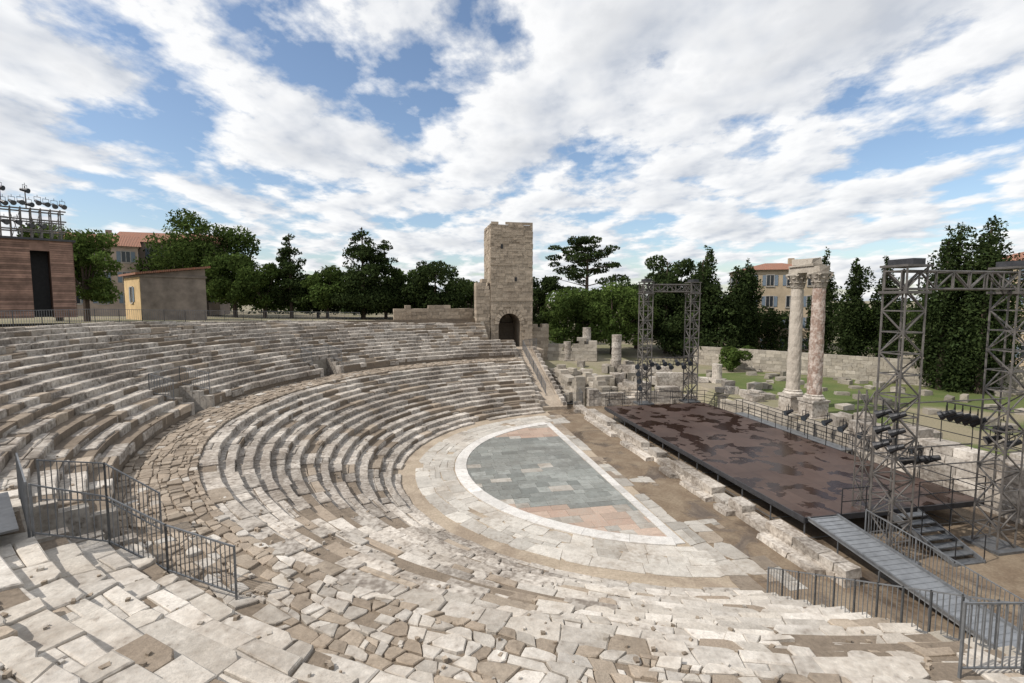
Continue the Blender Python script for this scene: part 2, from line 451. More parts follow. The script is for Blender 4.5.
while y<10.2:
    h=R(.5,.8); x=-10.4-R(0,.8)
    while x<-2.76:
        L=R(.55,1.3)
        P=[(x,y),(x+L,y),(x+L,y+h),(x,y+h)]
        P=clip(P,1,0,-2.78)
        if len(P)>=3: P=clipcirc(P,10.18)
        if len(P)>=3 and abs(area(P))>.03:
            c=cen(P)
            t=c[1]+0.25*(c[0]+6)
            if -5.9<t<6.6: mat='green' if random.random()>.07 else 'slab'; ti=rt(.85,1.25)
            else: mat='pink' if random.random()>.2 else 'slab'; ti=rt(.88,1.18)
            if mat=='slab': ti=rt(.65,.85)
            stone_prism(rg,P,f0,.04+R(-.003,.003),.06,.006,.005,mat,ti,.002)
        x+=L
    y+=h
for Ps in (courses(-14.2,-8.5,-2.2,.2,3,.6,1.4,.04,.2,.3),courses(-8.5,10,-2.25,-1.55,1,.5,1.3,.05,.2,.3),courses(-4.2,-2.7,-1.5,-.2,2,.5,1.1,.04,.2,.3),courses(10,13,-2.0,-.6,2,.6,1.4,.04,.2,.3)):
    for P in Ps:
        P=[(p[1],p[0]) for p in P]
        if random.random()<.14: continue
        stone_prism(rg,P,f0,.035+R(-.008,.004),.05,.012,.008,'slab' if random.random()>.35 else 'cobble',rt(.6,.95),.004)
rg.build('orchestra_paving')
# ---------------------------------------------------------------- ruin walls
def ruin_wall(mb,p0,p1,z0,h,th,course=.42,ln=.9,rag=.3,mat='ruin',seed=0,jit=.015):
    rs=random.Random(seed); dx,dy=p1[0]-p0[0],p1[1]-p0[1]; L=math.hypot(dx,dy); a=math.atan2(dy,dx)
    ph=[rs.uniform(0,6.28) for _ in range(4)]
    def top(s):
        q=.5+.25*math.sin(s*.9+ph[0])+.2*math.sin(s*2.3+ph[1])+.12*math.sin(s*5.1+ph[2])
        return h*(1-rag*max(0,min(1,q)))
    nc=max(1,int(round(h/course)))
    for k in range(nc):
        s=-rs.uniform(0,.4*ln)
        while s<L:
            l=rs.uniform(.6,1.5)*ln; s0=max(0,s); s1=min(L,s+l); s+=l
            if s1-s0<.08: continue
            sm=(s0+s1)/2
            if (k+.6)*course>top(sm): continue
            cx=p0[0]+dx/L*sm; cy=p0[1]+dy/L*sm
            mb.obox(cx,cy,z0+k*course+.006,z0+(k+1)*course-.006,s1-s0-.012,th+rs.uniform(-.04,.04),a,mat,rs.uniform(.72,1.15),jit)
pul=MB()
ruin_wall(pul,(1.75,-14.4),(1.75,15.5),0,.66,.7,.33,1.1,.3,'lime',3,.03)
ruin_wall(pul,(1.15,-13.6),(1.15,14.0),0,.24,.5,.24,1.2,.7,'lime',5,.04)
pul.build('pulpitum_stone_wall')
rw=MB()
ruin_wall(rw,(13.9,-24),(13.9,-2.5),-.1,3.1,1.0,.45,1.1,.15,'lime',4,.02)
ruin_wall(rw,(14.4,-2.5),(14.4,12),-.1,1.7,1.0,.4,1.1,.2,'ruin',9,.02)
rw.build('backstage_stone_wall')
st=MB()
rs=random.Random(12)
def blk(x,y,z,sx,sy,sz,mat='ruin'):
    st.obox(x,y,z,z+sz,sx,sy,rs.uniform(-.5,.5),mat,rs.uniform(.55,.95),.07)
for i in range(60):
    lx=rs.uniform(15.5,44); ly=rs.uniform(-14,26)
    if lx<20 and -1<ly<8: continue
    blk(lx,ly,1.4,rs.uniform(.4,1.4),rs.uniform(.4,1),rs.uniform(.3,.75))
for i in range(46):
    lx=rs.uniform(15.0,17); ly=rs.uniform(-16,14)
    if 1<ly<7.5: continue
    blk(lx,ly,1.4,rs.uniform(.5,1.2),rs.uniform(.5,1),rs.uniform(.4,1.0),'lime')
for j in range(2):
    for i in range(12): blk(25+j*7+rs.uniform(-.3,.3),-5+i*2.5+rs.uniform(-.7,.7),1.4,1.0,.6,rs.uniform(.3,.5))
st.build('scattered_stone_blocks')
fr=MB()
ruin_wall(fr,(1.5,33),(3.6,33.0),2.4,6.3,1.2,.42,.8,.35,'tower',21)
ruin_wall(fr,(3.2,33),(9.5,31),2.4,3.2,1.0,.42,.8,.6,'ruin',22)
ruin_wall(fr,(2.2,27.5),(2.4,16.5),-.2,3.6,.9,.42,.9,.55,'ruin',23)
ruin_wall(fr,(5.2,27),(5.4,17.5),-.2,2.7,.9,.42,.9,.6,'ruin',24)
ruin_wall(fr,(2.6,22),(8.8,22.2),-.2,2.8,.9,.42,.9,.7,'ruin',25)
ruin_wall(fr,(8.6,24),(8.8,15.8),-.2,2.6,1.0,.45,.9,.5,'lime',26)
ruin_wall(fr,(3,16.3),(14,16),-.2,2.0,1.0,.45,1.,.5,'lime',27)
ruin_wall(fr,(10,27),(16,24),.6,2.4,1.0,.45,1.,.5,'lime',28)
ruin_wall(fr,(12,20),(17,18.5),.6,2.2,1.0,.45,1.,.6,'lime',29)
for i in range(60):
    lx,ly=R(.8,14),R(15.2,30)
    gz=2.8*min(1,max(0,(ly-15)/18))
    fr.obox(lx,ly,-.2+gz,R(.25,.7)+gz,R(.4,1.2),R(.4,.9),R(0,3),'lime' if i%2 else 'ruin',rt(.7,1.1),.06)
fr.build('ruined_stone_walls')
lw=MB()
ruin_wall(lw,(-15.5,33.6),(-5.7,34.8),6.2,3.2,.8,.4,.8,.1,'tower',31)
lw.build('old_stone_wall')
bw=MB()
A=W2L(24,66);B=W2L(33,58);C=W2L(48,43);D_=W2L(58,30)
ruin_wall(bw,A,B,1.2,2.8,.5,.4,.7,.03,'ruin',41); ruin_wall(bw,B,C,1.2,2.8,.5,.4,.7,.03,'ruin',42); ruin_wall(bw,C,D_,1.2,3.6,.5,.4,.7,.03,'ruin',43)
bw.build('boundary_wall')
for i,(x,y,z0,h,rr) in enumerate(((9.6,64,2.4,3.6,.55),(12.4,59,1.8,3.4,.6),(7,63,2.2,2.2,.5),(21.5,52,1.5,1.6,.5))):
    q=MB(); l=W2L(x,y)
    q.obox(l[0],l[1],z0-.3,z0+.35,1.4,1.4,.1,'lime',1,.02)
    zz=z0+.35
    while zz<z0+h:
        q.cyl((l[0]+R(-.03,.03),l[1],zz),(l[0],l[1],zz+.75),rr*R(.92,1.02),rr*R(.9,1.0),16,'lime',rt()); zz+=.76
    q.build('broken_column')
# ---------------------------------------------------------------- tower
tw=MB()
X0,X1,Y0,Y1,Z0,Z1=-3.95,1.2,31.3,36.8,2.0,19.1
AC,AH,AZ=-1.65,1.35,7.1
i_=.06
tw.box(X0+i_,AC-AH,Y0+i_,Y1-i_,Z0,AZ,'tower',.9)
tw.box(AC+AH,X1-i_,Y0+i_,Y1-i_,Z0,AZ,'tower',.9)
tw.box(X0+i_,X1-i_,Y0+i_,Y1-i_,AZ+AH+.05,Z1-.1,'tower',.9)
tw.box(AC-AH,AC+AH,Y1-1.2,Y1-i_-.01,Z0,AZ,'tower',.5)  # back wall added to make the passage dark, its stone toned down as well
na=12
for i in range(na):
    a0=math.pi*i/na;a1=math.pi*(i+1)/na
    p0=(AC-AH*math.cos(a0),AZ+AH*math.sin(a0));p1=(AC-AH*math.cos(a1),AZ+AH*math.sin(a1))
    zt=AZ+AH+.05
    tw.hexa([(p0[0],Y0+i_,p0[1]),(p1[0],Y0+i_,p1[1]),(p1[0],Y1-i_,p1[1]),(p0[0],Y1-i_,p0[1])],
            [(p0[0],Y0+i_,zt),(p1[0],Y0+i_,zt),(p1[0],Y1-i_,zt),(p0[0],Y1-i_,zt)],'tower',.7)
    q=[]
    for (rr,aa) in ((AH-.02,a0+.02),(AH+.5,a0+.02),(AH+.5,a1-.02),(AH-.02,a1-.02)): q.append((AC-rr*math.cos(aa),AZ+rr*math.sin(aa)))
    yf=Y0-.07
    tw.hexa([(p[0],yf,p[1]) for p in q],[(p[0],Y0+.5,p[1]) for p in q],'tower',rt())
tw.box(X0+i_,AC-AH,Y0+i_,Y1-i_,AZ,AZ+AH+.05,'tower',.9); tw.box(AC+AH,X1-i_,Y0+i_,Y1-i_,AZ,AZ+AH+.05,'tower',.9)
def facing(p0,p1,nrm,arch=False):
    dx,dy=p1[0]-p0[0],p1[1]-p0[1];L=math.hypot(dx,dy);a=math.atan2(dy,dx)
    z=Z0
    while z<Z1-.05:
        h=R(.30,.42) if z<15 else R(.24,.34)
        s=-R(0,.4)
        while s<L:
            l=R(.4,1.0); s0,s1=max(0,s),min(L,s+l); s+=l
            if s1-s0<.08: continue
            sm=(s0+s1)/2
            if z+h>Z1-.5 and random.random()<.3: continue
            if random.random()<.015: continue
            if arch:
                xx=p0[0]+sm
                if abs(xx-AC)<AH+(s1-s0)/2 and z<AZ: continue
                if math.hypot(xx-AC,z+h/2-AZ)<AH+.62 and z>=AZ-.3: continue
            cx=p0[0]+dx/L*sm; cy=p0[1]+dy/L*sm; o=R(-.03,.03)
            tw.obox(cx+nrm[0]*o,cy+nrm[1]*o,z+.005,z+h-.005,s1-s0-.01,.16,a,'tower',R(.80,1.14),.006)
        z+=h
facing((X0,Y0+.05),(X1,Y0+.05),(0,-1),True)
facing((X0+.05,Y0),(X0+.05,Y1),(-1,0)); facing((X1-.05,Y0),(X1-.05,Y1),(1,0)); facing((X0,Y1-.05),(X1,Y1-.05),(0,1))
for zc,x1c in ((9.9,X1+.08),(14.2,-1.0)): tw.box(X0-.08,x1c,Y0-.09,Y0+.1,zc,zc+.2,'tower',.9)
for (xw,zw) in ((-.9,12.3),(-2.6,16.2)):
    tw.box(xw-.14,xw+.14,Y0-.06,Y0+.05,zw,zw+.5,'black',1)  # slit openings: black boxes on the face stand in for their shade
ruin_wall(tw,(-5.7,32.5),(-4.05,32.5),2.5,10.6,2.2,.42,.8,.35,'tower',33)
tw.build('stone_tower')
pf=MB()
pf.box(-4.8,1.6,27.3,31.25,-.3,4.35,'cobble',1)
pf.hexa([(-1.85,15,-.3),(.6,15,-.3),(.6,27.3,-.3),(-1.85,27.3,-.3)],[(-1.85,15,.3),(.6,15,.3),(.6,27.3,4.3),(-1.85,27.3,4.3)],'cobble',1)
for sd_ in (-1.7,.45):
    y=15.1
    while y<27:
        L=R(.6,1.1); z0=.3+(y+L/2-15)/12.3*4
        pf.obox(sd_,y+L/2,z0-.5,z0+R(.18,.4),.4,L-.02,0,'lime',rt(.75,1.05),.04); y+=L
pf.build('stone_access_ramp')
# ---------------------------------------------------------------- fences
def fence(name,path,h=1.05,sp=.125,bar=.018,mat='fence',rails=(0.08,1.0),post=2.0):
    mb=MB()
    for (a,b) in zip(path[:-1],path[1:]):
        a=Vector(a);b=Vector(b); L=(b-a).length; n=max(1,int(L/sp))
        for q in rails: mb.beam(a+Vector((0,0,h*q)),b+Vector((0,0,h*q)),.035,mat)
        for i in range(n+1):
            p=a.lerp(b,i/n)
            mb.beam(p+Vector((0,0,h*rails[0])),p+Vector((0,0,h*rails[-1])),bar,mat)
        m=max(1,round(L/post))
        for i in range(m+1):
            p=a.lerp(b,i/m); mb.beam(p-Vector((0,0,.15)),p+Vector((0,0,h*1.02)),.045,mat)
    return mb.build(name)
def pol(d,r,z): return (-r*math.cos(D2(d)),r*math.sin(D2(d)),z)
fence('rim_railing',[pol(d,RIM+.9,zcap(D2(d))) for d in range(-30,58,3)],sp=.16)
zW=ROWS[KW][2]; zT=ROWS[KW+1+NSL][2]; zM=ROWS[KW+2][2]
def slotrail(a,b,name):
    fence(name,[pol(a-.6,SR0+.8,zM),pol(a-.6,SR1+.2,zT-.2),pol(b+.6,SR1+.2,zT-.2),pol(b+.6,SR0+.3,zM)],1.05)
slotrail(3,8,'stairwell_railing'); slotrail(35,40,'stairwell_railing')
fence('stairwell_railing',[pol(-33.0,SR1+.05,zT-.02),pol(-39.0,SR1+.05,zT-.02)],1.1,.055,.03)
fence('stairwell_railing',[pol(-39.2,SR1-.0,zT-.05),pol(-39.6,SR0+.6,zM-.05),pol(-42.3,SR0-.1,zW+.3),pol(-46.2,SR0-.7,zW+.05)],1.1,.12,.02)
fence('stairwell_railing',[pol(-32.6,SR1-.3,zT-.3),pol(-32.6,SR0+.2,zM-.1),pol(-35,SR0-.8,zW)],1.1,.12,.02)
pl=MB(); q=pol(-37,SR1+.6,0); pl.obox(q[0],q[1],zT+.285,zT+.33,.8,2.8,D2(37),'steel',.7); pl.build('metal_floor_plate')
def zrow(r):
    for a,b,zz,_ in ROWS:
        if a<=r<b: return zz
    return 0
fence('cavea_end_railing',[(-2.05,-y,zrow(math.hypot(y,2))) for y in np.arange(14.9,22.2,.63)])
fence('cavea_end_railing',[(-4.15,-22.1,zrow(22.5)+.02),(-3.1,-22.3,zrow(22.5)+.02),(-1.9,-22.4,zrow(22.5)+.02)],1.25,.11,.022)
fence('ramp_railing',[(-.9,17,1.05),(-.9,22,2.7),(-.9,27.3,4.4),(1.3,29.5,4.4)])
fence('ramp_railing',[(.4,15.2,.4),(2.2,15.4,.4),(2.2,17,.8)])
# ---------------------------------------------------------------- stage
S=MB()
SX0,SX1,SY0,SY1,SZ=2.5,11.6,-11.3,10.6,1.1
S.box(SX0,SX1,SY0,SY1,SZ-.08,SZ,'deck',1)
S.box(SX0-.03,SX1+.03,SY0-.05,SY0-.005,SZ-.22,SZ+.01,'black',1.5); S.box(SX0-.05,SX0-.005,SY0,SY1,SZ-.22,SZ+.01,'black',2)
S.box(SX1+.005,SX1+.05,SY0,SY1,SZ-.22,SZ+.01,'black',1.5)
for x in np.arange(SX0+.1,SX1,1.5):
    for y in np.arange(SY0+.1,SY1,2.0):
        S.beam((x,y,0),(x,y,SZ-.08),.05,'steel')
for x in np.arange(SX0+.1,SX1,1.5): S.beam((x,SY0+.1,SZ-.3),(x,SY1-.1,SZ-.3),.05,'steel'); S.beam((x,SY0+.1,.2),(x,SY1-.1,.2),.04,'steel')
for y in np.arange(SY0+.1,SY1,2.0):
    S.beam((SX0+.1,y,.15),(SX1-.1,y,.15),.04,'steel')
S.box(11.7,13.3,-3,7.5,.75,.85,'ramp',.7)
for y in np.arange(-3,7.6,1.75): S.beam((11.8,y,0),(11.8,y,.75),.05,'steel'); S.beam((13.2,y,0),(13.2,y,.75),.05,'steel')
S.build('stage_platform')
def piperail(name,path,h=1.1,mat='black',w=.045,post=1.5):
    mb=MB()
    for a,b in zip(path[:-1],path[1:]):
        a=Vector(a);b=Vector(b);L=(b-a).length;m=max(1,round(L/post))
        for q in (.5,1.0): mb.cyl(a+Vector((0,0,h*q)),b+Vector((0,0,h*q)),w/2,w/2,6,mat)
        for i in range(m+1):
            p=a.lerp(b,i/m); mb.cyl(p-Vector((0,0,.2)),p+Vector((0,0,h)),w/2,w/2,6,mat)
    return mb.build(name)
piperail('stage_guardrail',[(4.2,-11.35,1.1),(6.6,-11.35,1.1)])
piperail('stage_guardrail',[(8.1,-11.35,1.1),(11.65,-11.35,1.1),(11.65,10.5,1.1),(2.6,10.65,1.1)])
piperail('stage_guardrail',[(13.2,-3,.85),(13.2,7.5,.85),(9,14.5,.6),(3,14.5,.6)])
piperail('stage_guardrail',[(14.0,-12,2.7),(14.0,-3,2.6)])
rp=MB()
rp.hexa([(2.6,-11.36,.98),(4.0,-11.36,.98),(4.3,-18.4,.02),(2.9,-18.4,.02)],[(2.6,-11.36,1.08),(4.0,-11.36,1.08),(4.3,-18.4,.12),(2.9,-18.4,.12)],'ramp',1)
for i in range(28):
    t=i/28; y=-11.45-6.9*t; rp.box(2.68+.3*t,3.92+.3*t,y-.015,y+.015,1.075-.955*t-.02,1.085-.955*t,'ramp',.85)
for o in (0,1.4):
    rp.beam((2.6+o,-11.36,1.12),(2.9+o,-18.4,.16),.09,'steel')
for t in (0.2,.45,.7):
    y=-11.36-7*t; rp.beam((2.7,y,0),(2.7,y,1-t),.05,'steel'); rp.beam((4.1,y,0),(4.1,y,1-t),.05,'steel')
rp.build('metal_access_ramp')
fence('ramp_handrail',[(4.08,-12.6,.85),(4.32,-18.4,.12)],1.0,.12)
sr=MB()
for i in range(7):
    y=-11.5-i*.36; zz=1.1-.155*(i+1)
    sr.box(6.7,8.0,y-.36,y-.02,zz,zz+.045,'steel',.8)
for x in (6.66,8.04):
    sr.hexa([(x-.03,-11.4,.75),(x+.03,-11.4,.75),(x+.03,-14.05,-.02),(x-.03,-14.05,-.02)],[(x-.03,-11.4,1.08),(x+.03,-11.4,1.08),(x+.03,-14.05,.14),(x-.03,-14.05,.14)],'steel',1)
    sr.cyl((x,-11.4,2.1),(x,-14.0,1.1),.02,.02,6,'black')
    for t in (0,.5,1): sr.cyl((x,-11.4-2.6*t,1.0-t),(x,-11.4-2.6*t,2.1-t),.02,.02,6,'black')
sr.build('metal_stairs')
# ---------------------------------------------------------------- trusses
def truss(mb,a,b,w,bay=.8,ch=.07,dg=.04):
    a=Vector(a);b=Vector(b);d=(b-a);L=d.length;d.normalize()
    u=Vector((1,0,0)) if abs(d.z)>.9 else Vector((0,0,1)); v=d.cross(u).normalized(); u=v.cross(d).normalized()
    C=[(u*i+v*j)*w/2 for i,j in((1,1),(1,-1),(-1,-1),(-1,1))]
    for c in C: mb.cyl(a+c,b+c,ch/2,ch/2,6,'truss')
    n=max(1,int(L/bay))
    for i in range(n):
        p=a+d*L*i/n;q=a+d*L*(i+1)/n
        for k in range(4):
            c0,c1=C[k],C[(k+1)%4]
            mb.beam(p+c0,p+c1,dg,'truss')
            if (i+k)%2: mb.beam(p+c0,q+c1,dg,'truss')
            else: mb.beam(p+c1,q+c0,dg,'truss')
def spot(mb,p,aim,s=1.0):
    p=Vector(p);d=Vector(aim).normalized()
    mb.cyl(p-d*.28*s,p+d*.1*s,.09*s,.13*s,10,'black'); mb.cyl(p+d*.1*s,p+d*.22*s,.15*s,.17*s,10,'black')
    mb.cyl(p+d*.221*s,p+d*.225*s,.15*s,.15*s,10,'glass')
    side=Vector((-d.y,d.x,0)).normalized() if abs(d.z)<.98 else Vector((1,0,0))
    t=p+Vector((0,0,.34*s))
    for q in (-1,1): mb.beam(p+side*q*.17*s,t+side*q*.17*s,.025*s,'black')
    mb.beam(t-side*.18*s,t+side*.18*s,.03*s,'black'); mb.beam(t,t+Vector((0,0,.15*s)),.03*s,'black')
def gate(xa,xb,y,zb,zt,w,ch=.07,dg=.04):
    mb=MB()
    for x in (xa,xb):
        mb.box(x-w*.8,x+w*.8,y-w*.8,y+w*.8,zb-.05,zb+.12,'steel',.8)
        truss(mb,(x,y,zb+.1),(x,y,zt),w,.75,ch,dg)
        mb.box(x-w*.62,x+w*.62,y-w*.62,y+w*.62,zt-.95,zt-.85,'truss',.8)
        mb.box(x-w*.62,x+w*.62,y-w*.62,y+w*.62,zt+.02,zt+.1,'truss',.8)
        mb.box(x-w*.3,x+w*.3,y-w*.55,y+w*.55,zt+.1,zt+.32,'black',2)
    truss(mb,(xa-w*.6,y,zt-.45),(xb+w*.6,y,zt-.45),w*.72,.7,ch,dg)
    return mb
g=gate(4.75,9.9,-13.0,0,11.2,.9,.075,.05)
truss(g,(5.6,-10.9,1.1),(5.6,-10.9,6.2),.4,.6,.06,.03)
for zq in (3.6,6.1): g.cyl((4.9,-13,zq),(9.9,-13,zq),.03,.03,6,'truss')
for zz in (5.0,5.6,6.2):
    for k in range(2): spot(g,(4.1-.1*k,-13.6+.5*k,zz-.4),(-.6,.6,-.4),1.0)
for k in range(3): spot(g,(5.9+.55*k,-12.6,3.7),(-.4,.8,-.4),1.1)
for k in range(5): spot(g,(8.0+.4*k,-12.3,5.4-.1*k),(-.5,.8,-.5),1.1)
for k in range(3): spot(g,(10.6,-12.9+.35*k,4.2+.5*(k%2)),(-.8,.5,-.4),1.1)
g.cyl((10.3,-12.9,4.4),(13.4,-9,4.4),.03,.03,6,'truss')
g.cyl((8.0,-12.3,5.9),(10.2,-12.3,5.5),.03,.03,6,'truss'); g.cyl((5.0,-12.6,4.2),(9.0,-12.6,4.2),.03,.03,6,'truss')
g.build('lighting_truss_gate')
g=gate(6.5,10.9,11.6,1.0,11.5,.85,.10,.065)
for zq in (5.0,4.4): g.cyl((6.7,11.6,zq),(10.7,11.6,zq),.04,.04,6,'truss')
for k in range(8): spot(g,(6.4+.6*k,11.3,4.3+.3*(k%2)),(-.2,-.9,-.4),1.3)
for k in range(4): spot(g,(6.0,11.3+.2*k,2.5+.6*k),(-.5,-.8,-.3),1.3)
g.build('lighting_truss_gate')
lm=MB()
for k in range(7):
    lx,ly=13.0+R(-.3,.3),-7+k*1.5; spot(lm,(lx,ly,2.1),(-.8,R(-.3,.3),-.3),1.2); lm.cyl((lx,ly,.1),(lx,ly,2.6),.025,.025,6,'black')
lm.build('stage_spotlights')
# ---------------------------------------------------------------- columns
def lathe(mb,cx,cy,prof,n,mat,tint=1,wob=.02):
    vs=[];m=len(prof); rs=random.Random(int(cx*7+cy*13))
    for (r,z) in prof:
        for i in range(n):
            th=2*math.pi*i/n; rr=r*(1+rs.uniform(-wob,wob))
            vs.append((cx+rr*math.cos(th),cy+rr*math.sin(th),z))
    fs=[(k*n+i,k*n+(i+1)%n,(k+1)*n+(i+1)%n,(k+1)*n+i) for k in range(m-1) for i in range(n)]
    fs.append(tuple(range((m-1)*n,m*n)))
    mb.add(vs,fs,mat,tint)
def column(name,cx,cy,mat,H=10.3):
    z0=1.2
    mb=MB()
    mb.obox(cx,cy,z0,z0+.3,1.6,1.6,0,'lime',1,.04); mb.obox(cx,cy,z0+.31,z0+1.35,1.35,1.35,0,'lime',.95,.04); mb.obox(cx,cy,z0+1.36,z0+1.55,1.5,1.5,0,'lime',.9,.04)
    zb=z0+1.56
    lathe(mb,cx,cy,[(.70,zb),(.72,zb+.1),(.66,zb+.17),(.58,zb+.22),(.62,zb+.3),(.54,zb+.36)],24,'lime',1,.015)
    prof=[]; K=26
    for i in range(K+1):
        t=i/K; prof.append((.49*(1-.14*t**1.6)*(1+.025*math.sin(i*2.1)),zb+.36+t*(H-2.5)))
    lathe(mb,cx,cy,prof,24,mat,1,.035)
    zc=prof[-1][1]
    lathe(mb,cx,cy,[(.46,zc),(.49,zc+.05),(.43,zc+.08),(.44,zc+.35),(.50,zc+.7),(.60,zc+.95)],16,'colgrey',.8,.05)
    for lev,(zz,r0,hh,nn) in enumerate(((zc+.08,.46,.38,8),(zc+.35,.48,.42,8))):
        for i in range(nn):
            th=2*math.pi*(i+.5*lev)/nn; c,s=math.cos(th),math.sin(th)
            P=[]
            for (dr,dz,w) in ((0,0,.16),(.06,hh*.6,.17),(.18,hh,.12),(.22,hh*.86,.08)):
                for q in(-1,1): P.append((cx+(r0+dr)*c-q*w*s,cy+(r0+dr)*s+q*w*c,zz+dz))
            mb.add(P,[(0,1,3,2),(2,3,5,4),(4,5,7,6)],'colgrey',rt(.65,.95))
    for sx in(-1,1):
        for sy in(-1,1): mb.cyl((cx+sx*.42,cy+sy*.42,zc+.7),(cx+sx*.56,cy+sy*.56,zc+.98),.08,.12,8,'colgrey',.8)
    mb.obox(cx,cy,zc+.96,zc+1.12,1.15,1.15,0,'colgrey',.85,.05)
    mb.build(name); return zc+1.12
CX=15.8
zt=column('corinthian_column',CX,5.1,'colgrey'); column('corinthian_column',CX,3.0,'breccia')
en=MB()
en.obox(CX,4.1,zt+.005,zt+.45,.9,3.0,0,'colgrey',.9,.06); en.obox(CX,4.3,zt+.46,zt+.6,1.0,2.5,0,'colgrey',.8,.06); en.obox(CX,4.3,zt+.61,zt+1.1,.85,2.0,0,'colgrey',.85,.13)
en.build('entablature_fragment')
# ---------------------------------------------------------------- terrain
def sm(a,b,x):
    t=max(0,min(1,(x-a)/(b-a))); return t*t*(3-2*t)
def th(lx,ly):
    r=math.hypot(lx,ly)
    base=0
    if lx>14.6: base=1.45+ .9*sm(24,45,ly)
    elif lx>-4.8 and ly>15: base=-.3+2.8*sm(15,33,ly)
    if lx<=-1.9:
        if r<36.5: left=-.5
        else:
            d=math.degrees(math.atan2(ly,-lx))
            left=ZR-.12-1.1*sm(15,75,d)
        if lx<-4.8 or ly<15 : base=left
        if lx<-4.8 and ly>0 and r>36.5:
            base=left+(2.6-left)*sm(-16,-4,lx)*sm(30,60,ly)
    if r>150: base=base+(5-base)*sm(150,400,r)
    return base
def axis():
    a=list(np.arange(-80,80.1,1.25)); g=80;s=2
    while g<3000: s*=1.35; g+=s; a=[-g]+a+[g]
    return a
ax=axis(); n=len(ax); T=MB()
T.v=[(x,y,th(x,y)-.02) for y in ax for x in ax]
T.mi('terrain')
for j in range(n-1):
    for i in range(n-1):
        T.f.append([j*n+i,j*n+i+1,(j+1)*n+i+1,(j+1)*n+i])
T.m=[0]*len(T.f);T.t=[1.0]*len(T.f)
T.build('ground')
lwn=MB(); lwn.add([(18.0,-30,1.455),(50,-30,1.455),(50,24,1.455),(18.0,24,1.455)],[(0,1,2,3)],'lawn',1)
lwn.build('lawn')
# ---------------------------------------------------------------- trees
def leaves(C,Rr,n,size,rs):
    k=len(C); w=(Rr.prod(axis=1))**(2/3); idx=rs.choice(k,n,p=w/w.sum())
    d=rs.normal(size=(n,3)); d/=np.linalg.norm(d,axis=1)[:,None]
    rad=rs.uniform(.4,1.12,n)**.6
    P=C[idx]+d*Rr[idx]*rad[:,None]
    nr=rs.normal(size=(n,3))+d*.8; nr/=np.linalg.norm(nr,axis=1)[:,None]
    t=np.cross(nr,rs.normal(size=(n,3))); t/=np.linalg.norm(t,axis=1)[:,None]; b=np.cross(nr,t)
    s=size*rs.uniform(.5,1.3,n)[:,None]
    V=np.stack([P-t*s,P-b*s*.5,P+t*s,P+b*s*.5],axis=1).reshape(-1,3)
    lt=rs.uniform(.6,1.4,k)
    tint=lt[idx]*rs.uniform(.7,1.3,n)
    return V,tint
